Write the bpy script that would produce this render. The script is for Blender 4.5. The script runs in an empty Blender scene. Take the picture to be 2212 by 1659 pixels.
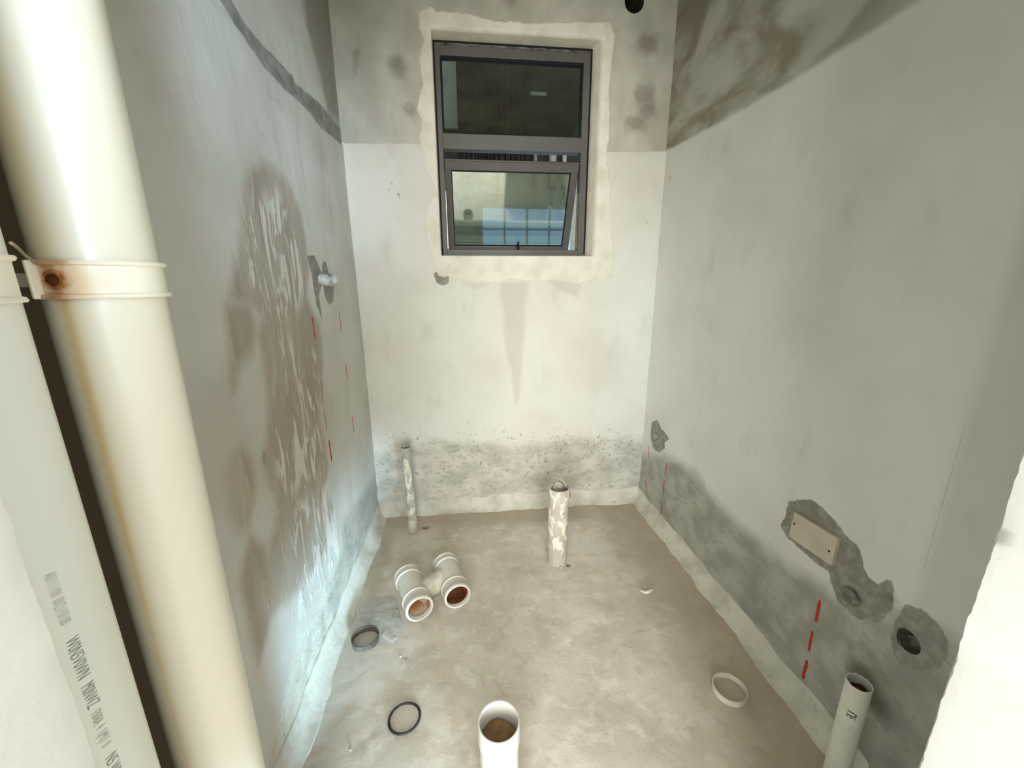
import bpy, bmesh, math, random
import numpy as np
from mathutils import Vector, Matrix, noise as mnoise
random.seed(7); rng = np.random.default_rng(5)
C = bpy.context.scene
COL = C.collection
PI = math.pi

# ---------------------------------------------------------------- camera
F, PITCH, YAW, ROLL, CH = 870.23, 0.24863, 0.10982, -0.00399, 1.45
def cam_axes():
    f = np.array([math.sin(YAW)*math.cos(PITCH), math.cos(YAW)*math.cos(PITCH), -math.sin(PITCH)])
    r = np.array([math.cos(YAW), -math.sin(YAW), 0.0]); u = np.cross(r, f)
    return math.cos(ROLL)*r+math.sin(ROLL)*u, -math.sin(ROLL)*r+math.cos(ROLL)*u, f
RT, UP, FW = cam_axes()
cd = bpy.data.cameras.new('camera'); cam = bpy.data.objects.new('camera', cd); COL.objects.link(cam)
cd.sensor_width = 36; cd.lens = F/2212*36; cd.clip_start = 0.02; cd.clip_end = 100
cam.matrix_world = Matrix(((RT[0], UP[0], -FW[0], 0), (RT[1], UP[1], -FW[1], 0), (RT[2], UP[2], -FW[2], CH), (0, 0, 0, 1)))
C.camera = cam

# ---------------------------------------------------------------- light and exposure
C.view_settings.view_transform = 'Standard'; C.view_settings.look = 'None'
C.view_settings.gamma = 1; C.view_settings.use_curve_mapping = False
C.view_settings.exposure = 0.08
W = bpy.data.worlds.new('world'); C.world = W; W.use_nodes = True
bg = W.node_tree.nodes['Background']; bg.inputs[0].default_value = (0.965, 0.99, 1.0, 1); bg.inputs[1].default_value = 1.75
def area(name, loc, target, sx, sy, power, col, spread=180):
    l = bpy.data.lights.new(name, 'AREA'); l.shape = 'RECTANGLE'; l.size = sx; l.size_y = sy
    l.energy = power; l.color = col; l.spread = math.radians(spread)
    o = bpy.data.objects.new(name, l); COL.objects.link(o); o.location = loc
    d = Vector(target)-Vector(loc); o.rotation_euler = d.to_track_quat('-Z', 'Y').to_euler(); return o
COOL = (0.58, 0.80, 1.0)
# daylight from behind the doorway, added beams for the cool patches, added overhead fill
area('patch_beam_high', (0.85, -2.2, 1.98), (-0.598, 1.38, 1.98), 0.55, 0.85, 2.1, COOL, 16)  # added narrow beam that lays the cool patch on the upper left wall
area('patch_beam_low', (0.66, -1.55, 0.42), (-0.598, 1.32, 0.20), 0.62, 0.50, 4.0, (0.48, 0.76, 1.0), 14)  # added low beam for the bluish patch at the left wall's foot
area('stripe_beam', (-1.45, -2.2, 0.85), (0.98, 2.389, 0.85), 0.45, 1.5, 0.45, COOL, 8)  # added thin beam for the cool stripe on the back wall
area('hall_daylight', (-0.65, -4.0, 1.75), (0.25, 2.4, 1.45), 3.2, 2.0, 395, (0.985, 0.99, 1.0))
area('overhead_fill', (-0.10, -1.3, 2.85), (0.30, 1.8, 0.0), 1.2, 1.2, 11, (1.0, 0.99, 0.96))  # added unseen lamp, gives the floor more light from above

# ---------------------------------------------------------------- unprojection of the photograph onto known planes
def ray(px):
    return ((px[0]-1106)/F)*RT-((px[1]-829.5)/F)*UP+FW
def pl(px, ax, val):
    d = ray(px); o = np.array([0, 0, CH]); return o+(val-o[ax])/d[ax]*d
XL, XR, YB, ZC = -0.598, 1.136, 2.389, 2.92
YF, YO = 0.30, 0.08                      # front wall inner / outer face
DL, DR, DH = -0.329, 0.515, 2.45         # doorway
def pyB(pts): return [(p[0], p[2]) for p in (pl(a, 1, YB) for a in pts)]
def pyL(pts): return [(p[1], p[2]) for p in (pl(a, 0, XL) for a in pts)]
def pyR(pts): return [(p[1], p[2]) for p in (pl(a, 0, XR) for a in pts)]
def pyF(pts): return [(p[0], p[1]) for p in (pl(a, 2, 0) for a in pts)]

def sdf(P, poly, closed=True):
    """signed distance in metres, positive inside"""
    P = np.asarray(P); V = np.asarray(poly, float); n = len(V)
    best = np.full(len(P), 1e9); ins = np.zeros(len(P), bool)
    for i in range(n if closed else n-1):
        a = V[i]; b = V[(i+1) % n]; ab = b-a; L = ab@ab+1e-12
        t = np.clip(((P-a)@ab)/L, 0, 1); d = np.hypot(*(P-a-t[:, None]*ab).T); best = np.minimum(best, d)
        if closed:
            c = ((a[1] > P[:, 1]) != (b[1] > P[:, 1]))
            xx = (b[0]-a[0])*(P[:, 1]-a[1])/((b[1]-a[1]) if abs(b[1]-a[1]) > 1e-9 else 1e-9)+a[0]
            ins ^= c & (P[:, 0] < xx)
    return np.where(ins, best, -best)
def sdfs(P, polys): 
    r = np.full(len(P), -1.0)
    for p in polys: r = np.maximum(r, sdf(P, p))
    return r
def lines(P, segs):           # (poly, halfwidth)
    r = np.full(len(P), -1.0)
    for p, w in segs: r = np.maximum(r, w+sdf(P, p, False)*1.0) 
    return r
def dots(P, ds):              # (x, y, r)
    r = np.full(len(P), -1.0)
    for x, y, a in ds: r = np.maximum(r, a-np.hypot(P[:, 0]-x, P[:, 1]-y))
    return r
def fbm(x, y, z=0.0, s=1.0, o=3):
    v = 0; a = 1
    for k in range(o):
        v += a*mnoise.noise(Vector((x*s, y*s, z*s+k*7.3))); s *= 2.1; a *= .5
    return v

# ---------------------------------------------------------------- materials
def lin(c):
    return tuple(((v/255)/12.92 if v/255 <= .04045 else ((v/255+.055)/1.055)**2.4) for v in c)+(1,)
class NT:
    def __init__(s, name):
        s.m = bpy.data.materials.new(name); s.m.use_nodes = True; s.t = s.m.node_tree
        s.b = s.t.nodes['Principled BSDF']; s.geo = None
    def n(s, k, **kw):
        x = s.t.nodes.new(k)
        for a, v in kw.items(): setattr(x, a, v)
        return x
    def put(s, sock, v):
        if isinstance(v, bpy.types.NodeSocket): s.t.links.new(v, sock)
        elif isinstance(v, tuple) and len(v) == 3 and sock.type == 'RGBA': sock.default_value = v+(1,)
        else: sock.default_value = v
    def pos(s):
        if s.geo is None:
            s.geo = s.n('ShaderNodeTexCoord')
        return s.geo.outputs['Object']
    def noise(s, sc, det=4, st=(1, 1, 1), rough=.55, dist=0, off=(0, 0, 0)):
        mp = s.n('ShaderNodeMapping'); s.put(mp.inputs[0], s.pos()); mp.inputs['Scale'].default_value = st; mp.inputs['Location'].default_value = off
        x = s.n('ShaderNodeTexNoise'); s.put(x.inputs['Vector'], mp.outputs[0])
        x.inputs['Scale'].default_value = sc; x.inputs['Detail'].default_value = det; x.inputs['Roughness'].default_value = rough; x.inputs['Distortion'].default_value = dist
        return x.outputs[0]
    def attr(s, a):
        x = s.n('ShaderNodeAttribute', attribute_name=a); return x.outputs['Fac']
    def math(s, op, a, b=0.0, c=None):
        x = s.n('ShaderNodeMath', operation=op); s.put(x.inputs[0], a); s.put(x.inputs[1], b)
        if c is not None: s.put(x.inputs[2], c)
        return x.outputs[0]
    def sm(s, v, lo, hi, a=0.0, b=1.0):
        x = s.n('ShaderNodeMapRange', interpolation_type='SMOOTHSTEP'); s.put(x.inputs[0], v)
        x.inputs[1].default_value = lo; x.inputs[2].default_value = hi; x.inputs[3].default_value = a; x.inputs[4].default_value = b
        return x.outputs[0]
    def mix(s, f, a, b):
        x = s.n('ShaderNodeMix', data_type='RGBA'); s.put(x.inputs[0], f); s.put(x.inputs[6], a); s.put(x.inputs[7], b); return x.outputs[2]
    def mask(s, a, soft=.004, amp=.012, nsc=25, op=1.0, st=(1, 1, 1)):
        v = s.math('MULTIPLY_ADD', s.math('SUBTRACT', s.noise(nsc, 5, st), .5), amp*2, s.attr(a))
        m = s.sm(v, -soft, soft)
        return s.math('MULTIPLY', m, op) if not (isinstance(op, float) and op == 1.0) else m
    def bump(s, h, dist=.002, strength=1.0):
        x = s.n('ShaderNodeBump'); x.inputs['Distance'].default_value = dist; x.inputs['Strength'].default_value = strength
        s.put(x.inputs['Height'], h); s.put(s.b.inputs['Normal'], x.outputs[0])
    def done(s, col, rough=.85, spec=.3):
        s.put(s.b.inputs['Base Color'], col); s.put(s.b.inputs['Roughness'], rough); s.b.inputs['Specular IOR Level'].default_value = spec
        return s.m
def simple(name, c, rough=.6, spec=.4, var=.12, sc=12, c2=None, bump=0.0, metal=0.0):
    t = NT(name); a = lin(c); b = lin(c2) if c2 else tuple(v*(1-var*2) for v in a[:3])+(1,)
    col = t.mix(t.sm(t.noise(sc, 5), .3, .75), a, b)
    if bump: t.bump(t.noise(sc*6, 6), bump)
    t.b.inputs['Metallic'].default_value = metal
    return t.done(col, rough, spec)

def wall_material(which):
    t = NT('plaster_'+which)
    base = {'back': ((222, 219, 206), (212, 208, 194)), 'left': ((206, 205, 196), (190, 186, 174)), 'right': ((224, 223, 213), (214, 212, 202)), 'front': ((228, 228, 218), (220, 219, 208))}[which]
    col = t.mix(t.sm(t.noise(2.2, 4), .35, .7), lin(base[0]), lin(base[1]))
    if which != 'front': col = t.mix(t.sm(t.noise(9, 5, (1, 1, .5)), .55, .8, 0, .25), col, lin((170, 166, 152)))
    h = t.math('MULTIPLY', t.noise(60, 6), .25)
    h = t.math('ADD', h, t.math('MULTIPLY', t.noise(4, 3), 1.5))
    if which in ('back', 'left', 'right'):
        # unpainted concrete beam band
        bandc = t.mix(t.sm(t.noise(5, 5, (1, 1, .7)), .36, .68), lin((176, 172, 155)), lin((198, 194, 178)))
        bandc = t.mix(t.sm(t.noise(16, 6), .58, .8, 0, .5), bandc, lin((205, 198, 180)))
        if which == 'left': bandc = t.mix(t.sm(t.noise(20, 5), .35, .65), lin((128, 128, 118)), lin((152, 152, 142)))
        if which == 'right':
            bandc = t.mix(t.sm(t.noise(3.4, 4, (1, .8, 1.6), dist=.6), .34, .66), lin((138, 132, 112)), lin((186, 183, 168)))
        col = t.mix(t.mask('band', .012 if which == 'right' else .004, .01, 14), col, bandc)
        col = t.mix(t.mask('stain', .035, .06, 13, .55), col, lin((100, 92, 74)))
        col = t.mix(t.mask('softstain', .018, .02, 14, .26, (1, 1, .5)), col, lin((160, 148, 126)))
        # rough splashed cement along the foot of the wall
        rc = t.mix(t.sm(t.noise(9, 6, (1, 1, 1.3)), .35, .65), *((lin((150, 149, 136)), lin((178, 176, 162))) if which == 'right' else (lin((180, 177, 162)), lin((206, 202, 186)))))
        rc = t.mix(t.sm(t.noise(22, 7, (.7, .7, 1.7), dist=1.1), .54, .68, 0, .7), rc, lin((150, 148, 134)))
        rc = t.mix(t.sm(t.noise(75, 3), .65, .72, 0, .5), rc, lin((120, 116, 102)))
        rm = t.mask('rough', .045, .03, 12, .95)
        col = t.mix(rm, col, rc)
        h = t.math('ADD', h, t.math('MULTIPLY', t.math('MULTIPLY', t.noise(34, 7, (1, 1, 1.5)), rm), 2.2))
        # isolated chips and pits
        col = t.mix(t.math('MULTIPLY', t.sm(t.attr('pits'), -.03, .04), t.sm(t.noise(58, 4, (1, 1, .8), dist=.4), .62, .68, 0, .75)), col, lin((128, 122, 108)))
        bm_ = t.mask('bare', .0025, .010, 45)
        bc = t.mix(t.sm(t.noise(30, 6), .4, .65), lin((138, 134, 122)), lin((160, 156, 144)))
        col = t.mix(bm_, col, bc)
        h = t.math('SUBTRACT', h, t.math('MULTIPLY', bm_, 2.0))
        h = t.math('ADD', h, t.math('MULTIPLY', t.math('MULTIPLY', t.noise(50, 5), bm_), 3.0))
        mo = t.mask('mortar', .005, .016, 22)
        mc = t.mix(t.sm(t.noise(11, 5), .4, .7), lin((228, 223, 205)), lin((214, 208, 189)))
        col = t.mix(mo, col, mc); h = t.math('ADD', h, t.math('MULTIPLY', mo, 1.2))
        cr = t.mask('crack', .0012, .002, 60, .40); col = t.mix(cr, col, lin((120, 112, 98))); h = t.math('SUBTRACT', h, t.math('MULTIPLY', cr, 1.0))
    if which == 'left':
        dm = t.mask('damp', .030, .03, 9, .85)
        dc = t.mix(t.sm(t.noise(7, 5, (1, 1, .35)), .35, .7), lin((158, 146, 128)), lin((176, 166, 149)))
        col = t.mix(dm, col, dc)
        st = t.math('MULTIPLY', t.sm(t.noise(13, 6, (1, 1, .26), rough=.62, dist=1.2), .50, .57), t.sm(t.attr('scrape'), -.03, .05))
        col = t.mix(t.math('MULTIPLY', st, .85), col, lin((222, 218, 206)))
        h = t.math('ADD', h, t.math('MULTIPLY', st, 1.6))
        st2 = t.math('MULTIPLY', t.sm(t.noise(15, 5, (1, 1, .22), dist=1.0, off=(3, 1, 2)), .55, .64), dm)
        col = t.mix(t.math('MULTIPLY', st2, .5), col, lin((196, 184, 164)))
        h = t.math('ADD', h, t.math('MULTIPLY', st2, 1.0))
        h = t.math('ADD', h, t.math('MULTIPLY', t.noise(5, 5, (1, 1, .3), dist=.8), 3.0))
        gap_shade = t.mask('gap_shade', .01, .01, 20); col = t.mix(gap_shade, col, lin((92, 80, 64)))  # brown wall behind the stacks, darkened with painted shade of the pipe gap
        col = t.mix(t.mask('brush', .05, .05, 7, .45, (1, 1.5, .6)), col, lin((140, 138, 130)))
    if which == 'right':
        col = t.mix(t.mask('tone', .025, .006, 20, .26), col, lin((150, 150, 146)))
        col = t.mix(t.mask('smoke', .03, .02, 9, .75), col, lin((84, 76, 62)))
    if which == 'back':
        col = t.mix(t.mask('smoke', .045, .02, 12, .45), col, lin((140, 130, 114)))
    t.bump(h, .0022, .8)
    return t.done(col, .9, .2)

def floor_material():
    t = NT('cement_screed')
    col = t.mix(t.sm(t.noise(3.2, 5, dist=.5), .35, .68), lin((218, 208, 190)), lin((200, 189, 170)))
    sw = t.sm(t.noise(10, 9, (1, 1.3, 1), rough=.70, dist=.35), .48, .66, 0, .62)
    col = t.mix(sw, col, lin((234, 226, 210)))
    col = t.mix(t.sm(t.noise(13, 8, (1.2, 1, 1), rough=.66, dist=.3, off=(2, 5, 1)), .54, .68, 0, .45), col, lin((178, 166, 146)))
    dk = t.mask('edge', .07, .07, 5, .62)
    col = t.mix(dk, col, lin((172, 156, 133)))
    col = t.mix(t.mask('white', .03, .05, 14, .5), col, lin((216, 212, 202)))
    col = t.mix(t.sm(t.noise(120, 2), .72, .76, 0, .6), col, lin((226, 220, 206)))
    col = t.mix(t.sm(t.noise(85, 2, off=(4, 4, 4)), .73, .77, 0, .55), col, lin((96, 84, 68)))
    col = t.mix(t.mask('pit', .006, .008, 40, .8), col, lin((88, 74, 58)))
    h = t.math('ADD', t.math('MULTIPLY', t.noise(12, 6, dist=.6), 2.0), t.math('MULTIPLY', t.noise(60, 4), .35))
    t.bump(h, .0022, .55)
    return t.done(col, .88, .22)

# ---------------------------------------------------------------- object helpers
def tag(o, label=None, cat=None, group=None, kind=None):
    if label: o['label'] = label
    if cat: o['category'] = cat
    if group: o['group'] = group
    if kind: o['kind'] = kind
    return o
def mesh_obj(name, verts, faces, mat, parent=None, smooth=True, recalc=True):
    me = bpy.data.meshes.new(name); me.from_pydata([tuple(map(float, v)) for v in verts], [], faces)
    if recalc:
        b = bmesh.new(); b.from_mesh(me); bmesh.ops.recalc_face_normals(b, faces=b.faces); b.to_mesh(me); b.free()
    if smooth: me.polygons.foreach_set('use_smooth', [True]*len(me.polygons))
    if mat: me.materials.append(mat)
    o = bpy.data.objects.new(name, me); COL.objects.link(o)
    if parent: o.parent = parent
    return o
def empty(name, loc=(0, 0, 0), rot=(0, 0, 0)):
    o = bpy.data.objects.new(name, None); COL.objects.link(o); o.location = loc; o.rotation_euler = rot; o.empty_display_size = .05; return o
def set_attr(o, name, vals):
    a = o.data.attributes.new(name, 'FLOAT', 'POINT'); a.data.foreach_set('value', np.asarray(vals, dtype=np.float32))
class MB:
    def __init__(s): s.v = []; s.f = []
    def add(s, v, f):
        n = len(s.v); s.v += [tuple(map(float, p)) for p in v]; s.f += [tuple(i+n for i in q) for q in f]; return s
    def box(s, a, b, M=None):
        x0, y0, z0 = a; x1, y1, z1 = b
        v = [(x0, y0, z0), (x1, y0, z0), (x1, y1, z0), (x0, y1, z0), (x0, y0, z1), (x1, y0, z1), (x1, y1, z1), (x0, y1, z1)]
        if M is not None: v = [tuple(M@Vector(p)) for p in v]
        return s.add(v, [(0, 3, 2, 1), (4, 5, 6, 7), (0, 1, 5, 4), (1, 2, 6, 5), (2, 3, 7, 6), (3, 0, 4, 7)])
    def lathe(s, prof, seg=48, M=None, a0=0.0, a1=2*PI, closed=True, wob=None):
        full = abs(a1-a0-2*PI) < 1e-6; ns = seg if full else seg+1; v = []; f = []
        for i in range(ns):
            a = a0+(a1-a0)*i/seg
            for j, (r, z) in enumerate(prof):
                rr, zz = (r, z) if wob is None else wob(a, j, r, z)
                p = Vector((rr*math.cos(a), rr*math.sin(a), zz)); v.append(tuple(M@p) if M is not None else tuple(p))
        m = len(prof)
        for i in range(seg):
            k = (i+1) % ns
            for j in range(m if closed else m-1):
                l = (j+1) % m; f.append((i*m+j, k*m+j, k*m+l, i*m+l))
        if not full and closed: f += [tuple(range(m-1, -1, -1)), tuple(range((ns-1)*m, ns*m))]
        return s.add(v, f)
    def tube(s, pts, r, seg=10, cap=True):
        pts = [Vector(p) for p in pts]; v = []; f = []
        for i, p in enumerate(pts):
            d = (pts[min(i+1, len(pts)-1)]-pts[max(i-1, 0)]).normalized()
            u = d.cross(Vector((0, 0, 1)) if abs(d.z) < .9 else Vector((1, 0, 0))).normalized(); w = d.cross(u)
            rr = r[i] if isinstance(r, (list, tuple)) else r
            for k in range(seg):
                a = 2*PI*k/seg; v.append(tuple(p+u*rr*math.cos(a)+w*rr*math.sin(a)))
        for i in range(len(pts)-1):
            for k in range(seg):
                l = (k+1) % seg; f.append((i*seg+k, i*seg+l, (i+1)*seg+l, (i+1)*seg+k))
        if cap: f += [tuple(range(seg)), tuple(range((len(pts)-1)*seg, len(pts)*seg))]
        return s.add(v, f)
    def build(s, name, mat, parent=None, smooth=True, bevel=0, angle=40):
        o = mesh_obj(name, s.v, s.f, mat, parent, smooth)
        if smooth:
            me = o.data
            try: me.set_sharp_from_angle(angle=math.radians(angle))
            except Exception: pass
        if bevel:
            m = o.modifiers.new('bevel', 'BEVEL'); m.width = bevel; m.segments = 2; m.limit_method = 'ANGLE'
        return o

# ---------------------------------------------------------------- walls as dense plaster grids with real thickness
def wall_grid(name, axis, c, out, u0, u1, z0, z1, step, thick, mat, disp, rect=None, circles=()):
    """axis 1: plane y=c, u=x.  axis 0: plane x=c, u=y.  out=+1/-1: side the wall body lies on."""
    def cuts(a, b, extra):
        n = int(round((b-a)/step)); l = list(np.linspace(a, b, n+1))
        for e in extra:
            k = int(np.argmin([abs(x-e) for x in l])); l[k] = e
        return l
    us = cuts(u0, u1, rect[:2] if rect else []); zs = cuts(z0, z1, rect[2:] if rect else [])
    nu, nz = len(us), len(zs)
    P = np.array([(u, z) for u in us for z in zs])
    kill = set()
    for (cu, cz, r) in circles:
        d = np.hypot(P[:, 0]-cu, P[:, 1]-cz)
        for i in np.where((abs(d-r) < step*.72) & (d > 1e-6))[0]:
            P[i] = (cu+(P[i, 0]-cu)*r/d[i], cz+(P[i, 1]-cz)*r/d[i])
    def mk(u, z, d): return (u, c+d, z) if axis == 1 else (c+d, u, z)
    V = [mk(P[i, 0], P[i, 1], -out*disp(P[i, 0], P[i, 1])) for i in range(len(P))]
    faces = []
    for i in range(nu-1):
        for j in range(nz-1):
            q = (i*nz+j, (i+1)*nz+j, (i+1)*nz+j+1, i*nz+j+1)
            cu = sum(P[k, 0] for k in q)/4; cz = sum(P[k, 1] for k in q)/4
            if rect and rect[0] < cu < rect[1] and rect[2] < cz < rect[3]: continue
            if any(math.hypot(cu-a, cz-b) < r*.995 for a, b, r in circles): continue
            faces.append(q)
    ng = len(V)
    # back skin and rim
    bu = [u0]+(list(rect[:2]) if rect else [])+[u1]; bz = [z0]+(list(rect[2:]) if rect else [])+[z1]
    base = len(V)
    for a in bu:
        for b in bz: V.append(mk(a, b, out*thick))
    m = len(bz)
    for i in range(len(bu)-1):
        for j in range(m-1):
            if rect and i == 1 and j == 1: continue
            faces.append((base+i*m+j, base+i*m+j+1, base+(i+1)*m+j+1, base+(i+1)*m+j))
    def strip(front, back):       # front: many grid ids, back: two ids
        faces.append(tuple(front)+tuple(back))
    strip([i*nz for i in range(nu)], [base+(len(bu)-1)*m]+([base+2*m, base+m] if rect else [])+[base])
    strip([i*nz+nz-1 for i in range(nu)], [base+(len(bu)-1)*m+m-1]+([base+2*m+m-1, base+m+m-1] if rect else [])+[base+m-1])
    strip([j for j in range(nz)], [base+m-1]+([base+2, base+1] if rect else [])+[base])
    strip([(nu-1)*nz+j for j in range(nz)], [base+len(bu)*m-1]+([base+len(bu)*m-2, base+len(bu)*m-3] if rect else [])+[base+(len(bu)-1)*m])
    return V, faces, P, us, zs, ng, base

# ---- back wall
WR = (-0.133, 0.752, 1.592, 2.672)       # plaster opening at the wall face
FR = (-0.133, 0.722, 1.602, 2.668)       # opening at the window frame
FY = YB+.10
HOLE = (0.900, 2.834, 0.050)             # sleeve hole high on the wall
def d_back(u, z):
    d = .0022*fbm(u, z, 1.0, 5, 3)
    d += .004*max(0, min(1, (z-2.125)/.02))*-1
    if z < .45: d += .0018*fbm(u, z, 4.0, 26, 3)*(1-z/.45)
    return d
mB = wall_material('back')
V, FC, P, us, zs, ng, base = wall_grid('wall_back', 1, YB, 1, -.80, 1.34, -.02, 2.96, .011, .22, mB, d_back, rect=WR, circles=(HOLE,))
# reveal: from grid opening edge to frame plane, then straight out
nz = len(zs)
iu0 = int(np.argmin(abs(np.array(us)-WR[0]))); iu1 = int(np.argmin(abs(np.array(us)-WR[1])))
jz0 = int(np.argmin(abs(np.array(zs)-WR[2]))); jz1 = int(np.argmin(abs(np.array(zs)-WR[3])))
loop = [i*nz+jz0 for i in range(iu0, iu1)]+[iu1*nz+j for j in range(jz0, jz1)]+[i*nz+jz1 for i in range(iu1, iu0, -1)]+[iu0*nz+j for j in range(jz1, jz0, -1)]
prev = loop
for k, (t_, yy) in enumerate([(.35, YB+.035), (.7, YB+.07), (1.0, FY), (1.0, YB+.22)]):
    cur = []
    for i in loop:
        u, z = P[i]
        su = (u-WR[0])/(WR[1]-WR[0]); sz = (z-WR[2])/(WR[3]-WR[2])
        tu = FR[0]+su*(FR[1]-FR[0]); tz = FR[2]+sz*(FR[3]-FR[2])
        wob = .0012*fbm(u*3, z*3, yy*9, 5) if k < 2 else 0
        V.append((u+(tu-u)*t_+wob, yy, z+(tz-z)*t_+wob)); cur.append(len(V)-1)
    for a in range(len(loop)):
        b = (a+1) % len(loop); FC.append((prev[a], prev[b], cur[b], cur[a]))
    prev = cur
wb = mesh_obj('wall_back', V, FC, mB); wb['kind'] = 'structure'
A = np.array([(v[0], v[2]) for v in V])
reveal = np.array([v[1] > YB+.02 for v in V])
mort = pyB([(904, 28), (930, 12), (945, 24), (1010, 27), (1050, 42), (1150, 50), (1240, 46), (1320, 48), (1328, 75), (1322, 140), (1316, 200), (1318, 270), (1311, 330), (1322, 470), (1325, 540), (1320, 600), (1290, 603), (1250, 612), (1205, 603), (1150, 607), (1100, 600), (1080, 612), (980, 603), (948, 595), (938, 560), (925, 530), (918, 480), (938, 400), (922, 370), (915, 330), (905, 290), (912, 262), (900, 232), (914, 180), (905, 130), (917, 82), (906, 60)])
s_m = sdf(A, mort); s_m[reveal] = .1
def at_all(o, d, hide=None):
    for k, v in d.items():
        v = np.clip(v, -.2, .2)
        if hide is not None and k != 'mortar': v = np.where(hide, -.2, v)
        set_attr(o, k, v)
bandB = sdf(A, pyB([(600, 308), (742, 308), (905, 311), (930, 312), (1310, 328), (1440, 328), (1560, 330), (1600, -160), (500, -160)]))
at_all(wb, dict(
    mortar=s_m, band=bandB,
    stain=np.maximum(dots(A, [(*pyB([(1393, 205)])[0], .055), (*pyB([(1398, 235)])[0], .045), (*pyB([(1375, 265)])[0], .05), (*pyB([(1400, 95)])[0], .05), (*pyB([(1100, -10)])[0], .03)]),
                     np.maximum(sdf(A, pyB([(762, 60), (782, 55), (778, 110), (768, 180), (758, 185)]))-.02, dots(A, [(*pyB([(860, 140)])[0], .04), (*pyB([(885, 240)])[0], .03)]))),
    softstain=sdfs(A, [pyB([(1080, 612), (1140, 610), (1135, 690), (1122, 860), (1112, 880), (1104, 800), (1092, 760), (1090, 690)]), pyB([(1180, 605), (1260, 608), (1245, 640), (1220, 630)]), pyB([(1000, 612), (1060, 612), (1030, 625)])]),
    rough=sdf(A, pyB([(700, 985), (820, 980), (860, 965), (930, 950), (1000, 955), (1100, 965), (1180, 955), (1240, 942), (1330, 948), (1500, 930), (1500, 1200), (700, 1200)])),
    pits=np.maximum(dots(A, [(*pyB([(850, 415)])[0], .06), (*pyB([(862, 480)])[0], .03), (*pyB([(1392, 480)])[0], .02)]), sdf(A, pyB([(780, 930), (1440, 925), (1440, 1060), (800, 1060)]))),
    bare=np.maximum(sdfs(A, [pyB([(936, 590), (955, 584), (972, 595), (968, 612), (955, 618), (942, 608)]), pyB([(1304, 484), (1318, 480), (1321, 510), (1319, 553), (1308, 556), (1303, 520)]), pyB([(941, 540), (952, 540), (952, 560), (941, 562)])]), -1),
    crack=lines(A, [(pyB([(1204, 640), (1202, 760), (1203, 930)]), -.0005), (pyB([(1013, 830), (1012, 945)]), .0005), (pyB([(780, 652), (935, 655)]), -.001)]),
    smoke=dots(A, [(*pyB([(868, 965)])[0], .035), (*pyB([(1180, 1040)])[0], .05), (*pyB([(1235, 1045)])[0], .04)])), reveal)

# ---- left wall
def d_left(u, z):
    d = .003*fbm(u, z*.6, 2.0, 4, 3)
    # the plaster below the beam leans in a little towards the far corner
    d += -.004+.004*math.sin(z*2.2)
    if z > 2.14: d -= .006
    return d
mL = wall_material('left')
V, FC, P, us, zs, ng, base = wall_grid('wall_left', 0, XL, -1, .0, 2.50, -.02, 2.96, .012, .14, mL, d_left)
wl = mesh_obj('wall_left', V, FC, mL); wl['kind'] = 'structure'
A = np.array([(v[1], v[2]) for v in V])
D1 = [(545, 375), (575, 360), (612, 372), (635, 400), (655, 470), (668, 560), (665, 640), (692, 700), (700, 790), (694, 860), (690, 900), (702, 960), (708, 1010), (700, 1060), (650, 1130), (600, 1160), (590, 1060), (570, 1000), (580, 880), (575, 820), (560, 720), (570, 680), (540, 660), (500, 640), (510, 560), (525, 470), (530, 410)]
D2 = [(495, 660), (540, 655), (560, 700), (550, 760), (520, 790), (508, 850), (500, 790), (492, 720)]
D3 = [(520, 975), (545, 1000), (548, 1060), (535, 1140), (515, 1150), (500, 1100), (492, 1030), (500, 990)]
D4 = [(540, 1160), (570, 1170), (600, 1250), (590, 1330), (560, 1440), (530, 1330), (515, 1260), (530, 1200)]
D5 = [(600, 1100), (690, 1040), (720, 1100), (700, 1200), (640, 1280), (590, 1330), (560, 1250)]
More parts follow.
